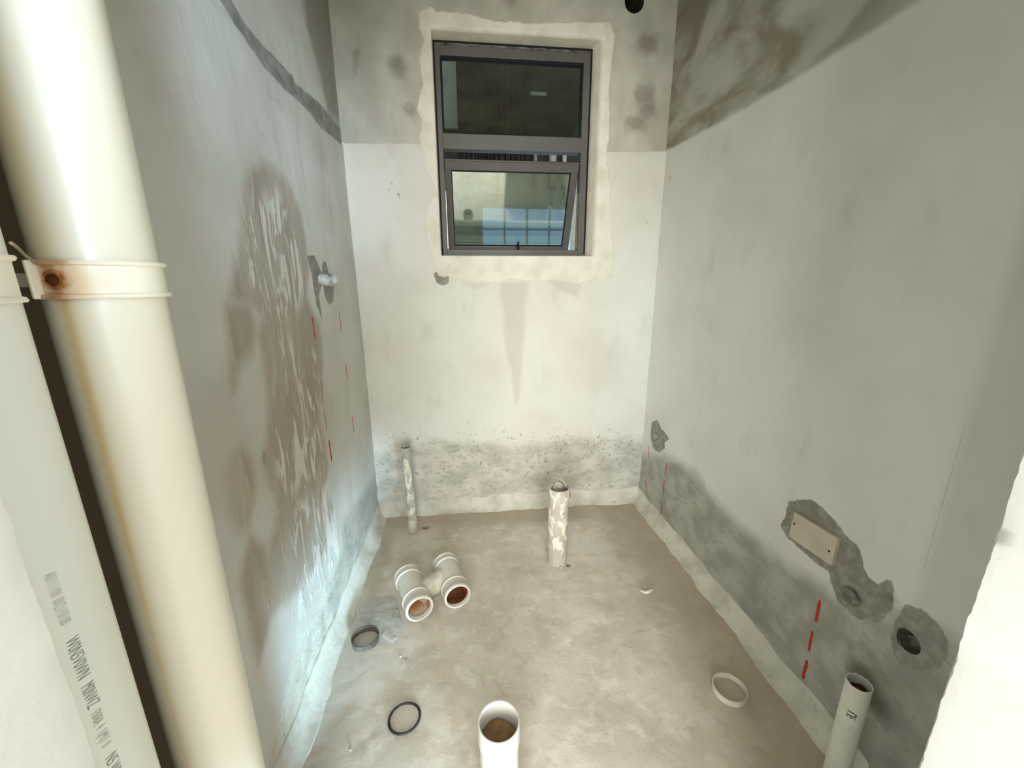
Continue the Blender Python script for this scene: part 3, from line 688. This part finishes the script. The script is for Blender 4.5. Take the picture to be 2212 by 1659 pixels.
# ---------------------------------------------------------------- open pipe stubs
def mottled_pipe(name, c1, c2, c3, thr=.5, rough=.6):
    t = NT(name)
    col = t.mix(t.sm(t.noise(9, 4), .4, .7), lin(c1), lin(c2))
    mk = t.sm(t.noise(26, 6, (1, 1, .55), dist=.8), thr, thr+.06)
    low = t.sm(t.attr('h'), .05, .12)
    col = t.mix(t.math('MULTIPLY', mk, low), col, lin(c3)); t.bump(t.math('ADD', mk, t.noise(60, 4)), .0012)
    return t.done(col, rough, .35)
def stub(name, loc, r, h, th, mat, lean=(0, 0), tag_=None, wobtop=0.0, rows=24, fill=None, collar=None, seg=48):
    v = []; root = empty(name, loc); root.rotation_euler = (lean[0], lean[1], 0)
    prof = [(r, -.004+(h+.004)*k/rows) for k in range(rows+1)]
    if collar:  # (z0, dr) socket widening from z0 up
        prof = [(r, z) for z in np.linspace(-.004, collar[0]-.012, 10)]+[(r+collar[1]*.4, collar[0]-.008), (r+collar[1], collar[0])]+[(r+collar[1], z) for z in np.linspace(collar[0]+.004, h-.002, 10)]
        prof += [(r+collar[1]-.001, h), (r+collar[1]-th, h), (r+collar[1]-th-.001, h-.003)]
        prof += [(r+collar[1]-th-.001, collar[0]+.004), (r-th*.8, collar[0]-.002), (r-th, -.004)]
    else:
        prof += [(r-th*.3, h+.001), (r-th, h), (r-th, h*.5), (r-th, -.004)]
    wob = (lambda a, j, rr, z: (rr, z+(wobtop*fbm(math.cos(a)*2, math.sin(a)*2, 1, 2, 3) if z > h-.004 else 0))) if wobtop else None
    b = MB().lathe(prof, seg, None, wob=wob)
    o = b.build('pipe_body', mat, root)
    set_attr(o, 'h', [p.co.z for p in o.data.vertices])
    if fill:
        zf, m2 = fill; MB().lathe([(r-th-.0008, zf), (r*.5, zf+.006), (.001, zf+.010)], 32, None, closed=False, wob=lambda a, j, rr, z: (rr, z+.006*fbm(math.cos(a)*rr*30, math.sin(a)*rr*30, 2, 1, 2))).build('dirt_fill', m2, root)
    if tag_: tag(root, *tag_)
    return root, o
mDirt = simple('brown_dirt', (150, 122, 86), .95, .1, c2=(112, 84, 54), sc=25, bump=.004)
mDirtD = simple('dark_brown_dirt', (96, 58, 38), .95, .1, c2=(60, 34, 24), sc=25, bump=.004)
mWhite = simple('white_pvc', (208, 204, 193), .4, .4, c2=(198, 192, 178), sc=10)
mThin = mottled_pipe('mortar_smeared_pvc', (168, 160, 144), (180, 172, 158), (222, 210, 188), .48)
mMid = mottled_pipe('mortar_smeared_pvc_b', (182, 172, 154), (192, 186, 170), (226, 218, 200), .50)
mStubR = mottled_pipe('scuffed_pvc', (214, 212, 198), (204, 202, 188), (150, 146, 132), .66)
# tall thin stub near the left back corner
s1, o1 = stub('pipe_stub', (-.357, 2.169, .0), .0250, .548, .003, mThin, (0, math.radians(-.9)), ('thin mortar-smeared pipe stub standing by the left end of the window wall', 'pipe', 'open pipe stubs rising from the floor'), fill=(.53, mDirt))
MB().lathe([(.0252, 0), (.0280, .002), (.0284, .085), (.0252, .093)], 40, None, closed=False).build('sleeve', simple('dusty_grey_pvc', (196, 188, 172), .6), s1)
# thick stub below the window
s2, o2 = stub('pipe_stub', (.440, 1.826, .0), .0520, .432, .0045, mMid, (0, 0), ('thick mortar-smeared pipe stub under the window with a torn strip in its mouth', 'pipe', 'open pipe stubs rising from the floor'), wobtop=.006, fill=(.33, mDirtD))
mPeel = simple('torn_plastic', (198, 186, 166), .6, .3, c2=(172, 156, 134), sc=20)
def flap(path, width, wdir, th, name, mat, parent):
    """curled strip: path of local points, swept by wdir*width"""
    v = []; f = []; n = len(path); W_ = Vector(wdir)
    for i, p in enumerate(path):
        p = Vector(p); w = width[i] if isinstance(width, (list, tuple)) else width
        d = (Vector(path[min(i+1, n-1)])-Vector(path[max(i-1, 0)])).normalized(); nn_ = d.cross(W_).normalized()*th/2
        for q in (p-W_*w/2+nn_, p+W_*w/2+nn_, p+W_*w/2-nn_, p-W_*w/2-nn_): v.append(tuple(q))
    for i in range(n-1):
        for j in range(4): l = (j+1) % 4; f.append((i*4+j, i*4+l, (i+1)*4+l, (i+1)*4+j))
    f += [(0, 1, 2, 3), tuple((n-1)*4+k for k in (3, 2, 1, 0))]
    return mesh_obj(name, v, f, mat, parent)
flap([(-.034, .010, .395), (-.022, .014, .430), (-.008, .020, .462), (.004, .026, .458), (.022, .028, .448), (.036, .022, .430), (.042, .014, .400)], [.012, .022, .030, .036, .034, .028, .018], (.2, -.7, .5), .002, 'torn_strip', mPeel, s2)
flap([(.050, -.012, .436), (.059, -.014, .405), (.062, -.016, .37), (.071, -.018, .345), (.084, -.020, .322)], [.04, .036, .028, .018, .004], (0, 1, 0), .002, 'peeled_film', mPeel, s2)
# white socketed stub at the camera's feet
s3, o3 = stub('pipe_stub', (.051, .812, .0), .0520, .326, .0040, mWhite, (0, 0), ('clean white pipe stub with widened socket and brown dirt inside, nearest the camera', 'pipe', 'open pipe stubs rising from the floor'), collar=(.262, .0035), fill=(.268, mDirt))
# pipe by the right wall
s4, o4 = stub('pipe_stub', (1.020, .745, .0), .0290, .400, .0030, mStubR, (0, 0), ('scuffed white pipe stub with two printed letters standing against the right wall', 'pipe', 'open pipe stubs rising from the floor'), wobtop=.004, fill=(.375, mDirtD))
mInk3 = simple('black_print', (90, 92, 90), .7)
wrap_text('UI', .028, (1.020, .745), -122, .325, mInk3, s4, R=.029, up=True, stretch=.85, bold=.0009)

# ---------------------------------------------------------------- H-shaped twin socket fitting lying on the floor
fit = empty('drain_fitting', (-.20, 1.66, 0))
tag(fit, 'white H-shaped twin drain pipe fitting lying on the floor before the thin stub', 'pipe fitting')
mFit = simple('matt_white_pvc', (226, 220, 206), .5, .4, c2=(214, 206, 190), sc=7)
def axisM(a, b2):
    a = Vector(a); b2 = Vector(b2); d = (b2-a).normalized(); q = d.to_track_quat('Z', 'Y'); return Matrix.Translation(a)@q.to_matrix().to_4x4(), (b2-a).length
def sleeve(a, b2, name, ymat):
    M, L = axisM(a, b2); R = .0570; S = .0600
    prof = [(S-.009, 0), (S-.001, 0), (S+.0022, .002), (S+.0022, .006), (S-.0012, .008), (S-.0012, .036), (S+.0030, .038), (S+.0030, .042), (R, .045), (R, L-.066), (S+.003, L-.063), (S+.0030, L-.059), (S-.001, L-.057), (S-.001, L-.018), (S+.0015, L-.015), (S+.0025, L-.004), (S, L), (S-.008, L), (S-.009, L-.003), (S-.009, L-.05), (R-.010, L-.052), (R-.010, .05), (S-.009, .048)]
    o = MB().lathe(prof, 64, M).build(name, mFit, None, angle=50); o.parent = fit; o.matrix_parent_inverse = fit.matrix_basis.inverted()
    prof2 = [(R-.0106, .06), (R-.0106, L-.054), (S-.0097, L-.049), (S-.0097, L-.016)]
    st_ = NT('stained_bore'); c_ = st_.mix(st_.sm(st_.noise(14, 5, dist=.5), .38, .62), lin(ymat[0]), lin(ymat[1])); st_.done(c_, .8, .2)
    o2_ = MB().lathe(prof2+[(r_-.0012, z_) for r_, z_ in prof2[::-1]], 48, M).build('stained_bore', st_.m, o); o2_.matrix_parent_inverse = (fit.matrix_basis).inverted() @ Matrix.Identity(4) if False else Matrix.Identity(4)
    o2_.parent = o; o2_.matrix_parent_inverse = (fit.matrix_basis@fit.matrix_basis.inverted()).inverted()
    return o
Z_ = .0625
aL, bL = pl((879, 1243), 2, Z_), pl((907, 1316), 2, Z_); aR, bR = pl((961, 1216), 2, Z_), pl((989, 1289), 2, Z_)
sleeve(aL, bL, 'pipe_sleeve', ((196, 176, 150), (158, 112, 66)))
sleeve(aR, bR, 'pipe_sleeve', ((124, 76, 44), (84, 44, 26)))
def lerp(a, b2, t_): return Vector(a)*(1-t_)+Vector(b2)*t_
p0, p1 = lerp(aL, bL, .64), lerp(aR, bR, .34); path = [p0.lerp(p1, k/10) for k in range(11)]
o = MB().tube([p0.lerp(p1, .12+.76*k/12)+Vector((0, 0, .0)) for k in range(13)], [.046+.0014*math.sin(k*2.1)+(.006 if k in (0, 12) else 0) for k in range(13)], 36).build('branch', simple('glued_joint', (228, 220, 202), .4, .5, c2=(204, 192, 168), sc=35, bump=.004), None, angle=60)
for v_ in o.data.vertices:
    q = .0028*fbm(v_.co.x, v_.co.y, v_.co.z, 30, 2); v_.co.z += q; v_.co.x += q
o.parent = fit; o.matrix_parent_inverse = fit.matrix_basis.inverted()

# ---------------------------------------------------------------- rings and litter on the floor
def ring(name, px, r, w, h, mat, label, cat, group=None, z=.0035, tilt=(0, 0), wobble=0.0, sc=(1, 1)):
    c = pl(px, 2, z); 
    prof = [(r, 0), (r+w, 0), (r+w, h), (r, h)] if h > w*1.5 else [(r+w/2+w/2*math.cos(t_), h/2+h/2*math.sin(t_)) for t_ in np.linspace(0, 2*PI, 13)[:-1]]
    o = MB().lathe(prof, 72, None, wob=lambda a, j, rr, zz: (rr*(1+wobble*math.sin(2*a+.6)), zz+(wobble*.05*math.sin(3*a) if wobble else 0))).build(name, mat, None)
    o.location = (c[0], c[1], z); o.rotation_euler = (tilt[0], tilt[1], 0); o.scale = (sc[0], sc[1], 1); tag(o, label, cat, group); return o
mRub = simple('black_rubber_ring', (34, 28, 24), .7, .3, c2=(70, 62, 54), sc=60)
ring('rubber_ring', (874, 1553), .0465, .0085, .008, mRub, 'black rubber seal ring lying flat on the floor left of the white pipe stub', 'ring', z=.003, wobble=.012)
t = NT('dirty_translucent_rubber'); cc = t.mix(t.sm(t.noise(30, 4), .4, .65), lin((120, 106, 92)), lin((84, 74, 66))); mBrn = t.done(cc, .5, .4)
r2 = ring('collar_ring', (790, 1385), .0500, .0025, .027, mBrn, 'dusty brown short collar ring standing on the floor beside the clear plastic wrap', 'ring', z=.003, wobble=.02)
m = MB().lathe([(.0528, .024), (.0545, .027), (.0528, .0298), (.0505, .0275)], 64).build('rim', simple('dark_rim', (66, 58, 52), .5), None); m.parent = r2
r3 = ring('coupling_ring', (1575, 1494), .0535, .0042, .022, simple('cream_pvc_ring', (226, 216, 196), .45, .4), 'cream plastic coupling ring on the floor near the right wall', 'ring', z=.003)
# clear plastic wrap
cpl = [(778, 1312), (800, 1298), (835, 1292), (856, 1296), (862, 1318), (868, 1345), (864, 1375), (848, 1393), (828, 1380), (812, 1362), (790, 1345), (775, 1335)]
cen = pl((832, 1340), 2, .004); ring_pts = [Vector(pl(p, 2, .003)) for p in cpl]; cv = Vector(cen); v = [tuple(cv+Vector((0, 0, .022)))]; f = []
R_ = 20; NR = 110
def rp(a):
    k = a/(2*PI)*len(ring_pts); i = int(k) % len(ring_pts); t_ = k-int(k); return ring_pts[i].lerp(ring_pts[(i+1) % len(ring_pts)], t_)
for j in range(1, R_+1):
    for i in range(NR):
        a = 2*PI*i/NR; p = cv.lerp(rp(a), j/R_); hh = .018*(1-(j/R_)**2)+(.020*abs(fbm(p.x, p.y, 0, 9, 2))+.004*fbm(p.x, p.y, 4, 60, 2))*(1 if j < R_ else .3)
        v.append((p.x, p.y, .0055+max(0, hh)))
for i in range(NR): f.append((0, 1+i, 1+(i+1) % NR))
for j in range(R_-1):
    for i in range(NR): k = (i+1) % NR; f.append((1+j*NR+i, 1+(j+1)*NR+i, 1+(j+1)*NR+k, 1+j*NR+k))
mp = bpy.data.materials.new('clear_film'); mp.use_nodes = True; nt = mp.node_tree; nt.nodes.clear()
oo = nt.nodes.new('ShaderNodeOutputMaterial'); mx = nt.nodes.new('ShaderNodeMixShader'); tr = nt.nodes.new('ShaderNodeBsdfTransparent'); pb = nt.nodes.new('ShaderNodeBsdfPrincipled')
pb.inputs['Base Color'].default_value = (.80, .78, .74, 1); pb.inputs['Roughness'].default_value = .12; lw = nt.nodes.new('ShaderNodeLayerWeight'); lw.inputs[0].default_value = .35
mr = nt.nodes.new('ShaderNodeMapRange'); mr.inputs[3].default_value = .08; mr.inputs[4].default_value = .7; tr.inputs[0].default_value = (.95, .95, .94, 1)
nt.links.new(lw.outputs['Facing'], mr.inputs[0]); nt.links.new(mr.outputs[0], mx.inputs[0]); nt.links.new(tr.outputs[0], mx.inputs[1]); nt.links.new(pb.outputs[0], mx.inputs[2]); nt.links.new(mx.outputs[0], oo.inputs[0])
wrap = mesh_obj('plastic_wrap', v, f, mp); so = wrap.modifiers.new('solid', 'SOLIDIFY'); so.thickness = .0006
tag(wrap, 'crumpled clear plastic wrap on the floor left of the white drain fitting', 'plastic wrap')
# curved paper-white shaving
c = pl((1395, 1276), 2, .006); path = [(float(c[0])+x_, float(c[1])+.010*(1-(x_/.034)**2)*-1, .006+.010*(x_/.034)**2) for x_ in np.linspace(-.034, .034, 9)]
o = flap(path, [.002, .008, .012, .014, .015, .014, .012, .008, .002], (0, .8, .6), .0012, 'plastic_shaving', simple('shaving_white', (232, 224, 204), .5), None)
tag(o, 'small curved cream plastic shaving on the floor right of the thick pipe stub', 'shaving')
# crumbs
mCr = simple('mortar_crumb', (212, 204, 188), .9)
CR = [((1211, 1226), .007), ((1020, 1455), .004), ((865, 1417), .005), ((757, 1620), .004), ((910, 1335), .004), ((1196, 1330), .003), ((1410, 1180), .003), ((1268, 1222), .004), ((905, 1129), .009), ((936, 1405), .003), ((1365, 1400), .003), ((1100, 1480), .003)]
for k, (p, r) in enumerate(CR):
    c = pl(p, 2, r*.5); b = bmesh.new(); bmesh.ops.create_icosphere(b, subdivisions=2, radius=r)
    for v_ in b.verts:
        v_.co *= 1+.35*mnoise.noise(v_.co*(1/r)+Vector((k, 0, 0))); v_.co.z *= .7
    me = bpy.data.meshes.new('mortar_crumb'); b.to_mesh(me); b.free(); me.materials.append(mCr)
    o = bpy.data.objects.new('mortar_crumb', me); COL.objects.link(o); o.location = (c[0], c[1], r*.55+fz(c[0], c[1]))
    if k == 8: tag(o, 'pale mortar lump beside the floor hole at the foot of the thin pipe stub', 'crumb')
    elif k == 0: tag(o, 'pale mortar crumb at the foot of the thick pipe stub', 'crumb')
    else: tag(o, 'tiny pale mortar crumb scattered on the bare cement floor', 'crumb', 'crumbs scattered on the floor')

# ---------------------------------------------------------------- fittings in the walls
mTape = simple('white_sealing_tape', (214, 216, 214), .35, .5, c2=(190, 190, 186), sc=40, bump=.004)
def lump(name, u, z, side, r, depth, mat, label, cat, group=None, seed=0, ell=1.0):
    """wrapped end of a water outlet standing out of a side wall"""
    x = XL if side < 0 else XR; s = 1 if side < 0 else -1
    M = Matrix.Translation((x, u, z))@Matrix.Rotation(s*PI/2, 4, 'Y')
    prof = [(r*.82, -.008), (r*.95, .004), (r, depth*.35), (r*.94, depth*.7), (r*.8, depth*.92), (r*.55, depth), (r*.5, depth*.8), (r*.02, depth*.72)]
    w = lambda a, j, rr, zz: (rr*(1+.13*fbm(math.cos(a), math.sin(a), j*.6+seed, 1.6, 3)), zz*(1+.10*fbm(math.cos(a), math.sin(a), seed+9, 2, 2)))
    o = MB().lathe(prof, 36, M, closed=False, wob=w).build(name, mat, None, angle=70); tag(o, label, cat, group); return o
lump('water_outlet', 1.800, 1.462, -1, .024, .034, mTape, 'white taped water outlet on the left wall, the one farther from the corner', 'pipe outlet', 'wrapped water outlets', 1)
lump('water_outlet', 1.955, 1.465, -1, .023, .022, mTape, 'white taped water outlet on the left wall, the one nearer the corner', 'pipe outlet', 'wrapped water outlets', 5)
u_, z_ = pyR([(1417, 942)])[0]
lump('water_outlet', u_, z_, 1, .021, .014, simple('plastered_outlet', (186, 182, 168), .8, .2, c2=(150, 144, 130), sc=50, bump=.004), 'small plastered water outlet low on the right wall by the back corner', 'pipe outlet', 'wrapped water outlets', 8)
u_, z_ = pyR([(1840, 1288)])[0]
lump('water_outlet', u_, z_, 1, .026, .014, simple('plastered_outlet_b', (158, 156, 142), .85, .2, c2=(118, 114, 102), sc=60, bump=.005), 'rough mortar-caked water outlet on the right wall below the cover plate', 'pipe outlet', 'wrapped water outlets', 12)
u_, z_ = pyR([(1958, 1392)])[0]
o = lump('pipe_plug', u_, z_, 1, .020, .004, simple('mortar_plug', (142, 140, 126), .9, .2, c2=(108, 104, 92), sc=60, bump=.004), 'mortar plug inside the round recess at the lower right of the right wall', 'plug', None, 15)
o.location.x = .030
# cover plate screwed to the right wall
q = [pyR([p])[0] for p in ((1722, 1106), (1818, 1163), (1803, 1222), (1708, 1158))]
plate = empty('cover_plate', (XR-.003, q[0][0], q[3][1])); tag(plate, 'cream rectangular cover plate with two screw holes on the right wall', 'plate')
m = MB(); v = [(XR-.010, a, b2) for a, b2 in q]+[(XR+.004, a, b2) for a, b2 in q]
v[1] = (XR-.013, q[1][0], q[1][1]); v[2] = (XR-.013, q[2][0], q[2][1])
m.add(v, [(0, 1, 2, 3), (7, 6, 5, 4), (0, 4, 5, 1), (1, 5, 6, 2), (2, 6, 7, 3), (3, 7, 4, 0)])
o = m.build('plate', simple('cream_plate', (206, 196, 176), .5, .4, c2=(190, 180, 160), sc=10), None, smooth=False, bevel=.0015); o.parent = plate; o.matrix_parent_inverse = plate.matrix_basis.inverted()
for p in ((1722, 1131), (1799, 1190)):
    u_, z_ = pyR([p])[0]; o = MB().lathe([(.0001, 0), (.0032, 0), (.0036, .0012), (.0001, .0012)], 16, Matrix.Translation((XR-.0125 if p[0] > 1750 else XR-.0110, u_, z_))@Matrix.Rotation(-PI/2, 4, 'Y')).build('screw_hole', mBead, None); o.parent = plate; o.matrix_parent_inverse = plate.matrix_basis.inverted()

# clay sleeve hole high on the window wall
hs = MB().lathe([(HOLE[2]-.001, -.003), (HOLE[2]-.0015, .02), (HOLE[2]-.002, .19), (HOLE[2]*.6, .196), (.0005, .196)], 40, Matrix.Translation((HOLE[0], YB, HOLE[1]))@Matrix.Rotation(-PI/2, 4, 'X'), closed=False, wob=lambda a, j, rr, zz: (rr*(1+.03*math.sin(3*a+j)), zz)).build('sleeve_lining', simple('brown_clay_lining', (74, 62, 48), .95, .1, c2=(44, 32, 26), sc=30, bump=.003), wb)

# red crayon dashes on the walls
mRed = simple('red_crayon', (168, 42, 44), .8, .2, c2=(190, 70, 64), sc=80)
mRed2 = simple('dark_red_crayon', (186, 50, 46), .8, .2, c2=(150, 40, 40), sc=80)
def dash(wallside, a, b2, w, parent):
    f_ = pyL if wallside < 0 else pyR; (u0_, z0_), (u1_, z1_) = f_([a, b2]); x = (XL if wallside < 0 else XR); s = 1 if wallside < 0 else -1
    n = 10; v = []; f = []
    for k in range(n+1):
        t_ = k/n; u = u0_+(u1_-u0_)*t_; z = z0_+(z1_-z0_)*t_; ww = w/2*(1+.35*fbm(z, u, 0, 60, 2))*min(1, .6+5*t_, .6+5*(1-t_))
        dd = (d_left(u, z) if wallside < 0 else d_right(u, z))+.0007
        v += [(x+s*dd, u-ww, z), (x+s*dd, u+ww, z), (x+s*(dd-.003), u+ww, z), (x+s*(dd-.003), u-ww, z)]
    for k in range(n):
        for j in range(4): l = (j+1) % 4; f.append((k*4+j, k*4+l, (k+1)*4+l, (k+1)*4+j))
    f += [(0, 1, 2, 3), tuple(n*4+k for k in (3, 2, 1, 0))]
    return mesh_obj('crayon_mark', v, f, mRed if wallside > 0 else mRed2, parent, smooth=False)
for a, b2, w in (((676, 684), (683, 733), .008), ((733, 672), (738, 713), .006), ((747, 785), (751, 825), .006), ((761, 901), (765, 935), .006), ((696, 824), (699, 878), .004), ((701, 885), (706, 930), .004), ((710, 950), (716, 996), .010)):
    dash(-1, a, b2, w, wl)
for a, b2, w in (((1401, 962), (1400, 990), .006), ((1398, 1040), (1397, 1068), .006), ((1440, 1000), (1437, 1028), .006), ((1435, 1038), (1433, 1068), .009), ((1431, 1085), (1428, 1110), .008), ((1771, 1297), (1762, 1344), .011), ((1755, 1364), (1747, 1406), .009), ((1744, 1426), (1734, 1466), .011)):
    dash(1, a, b2, w, wr)
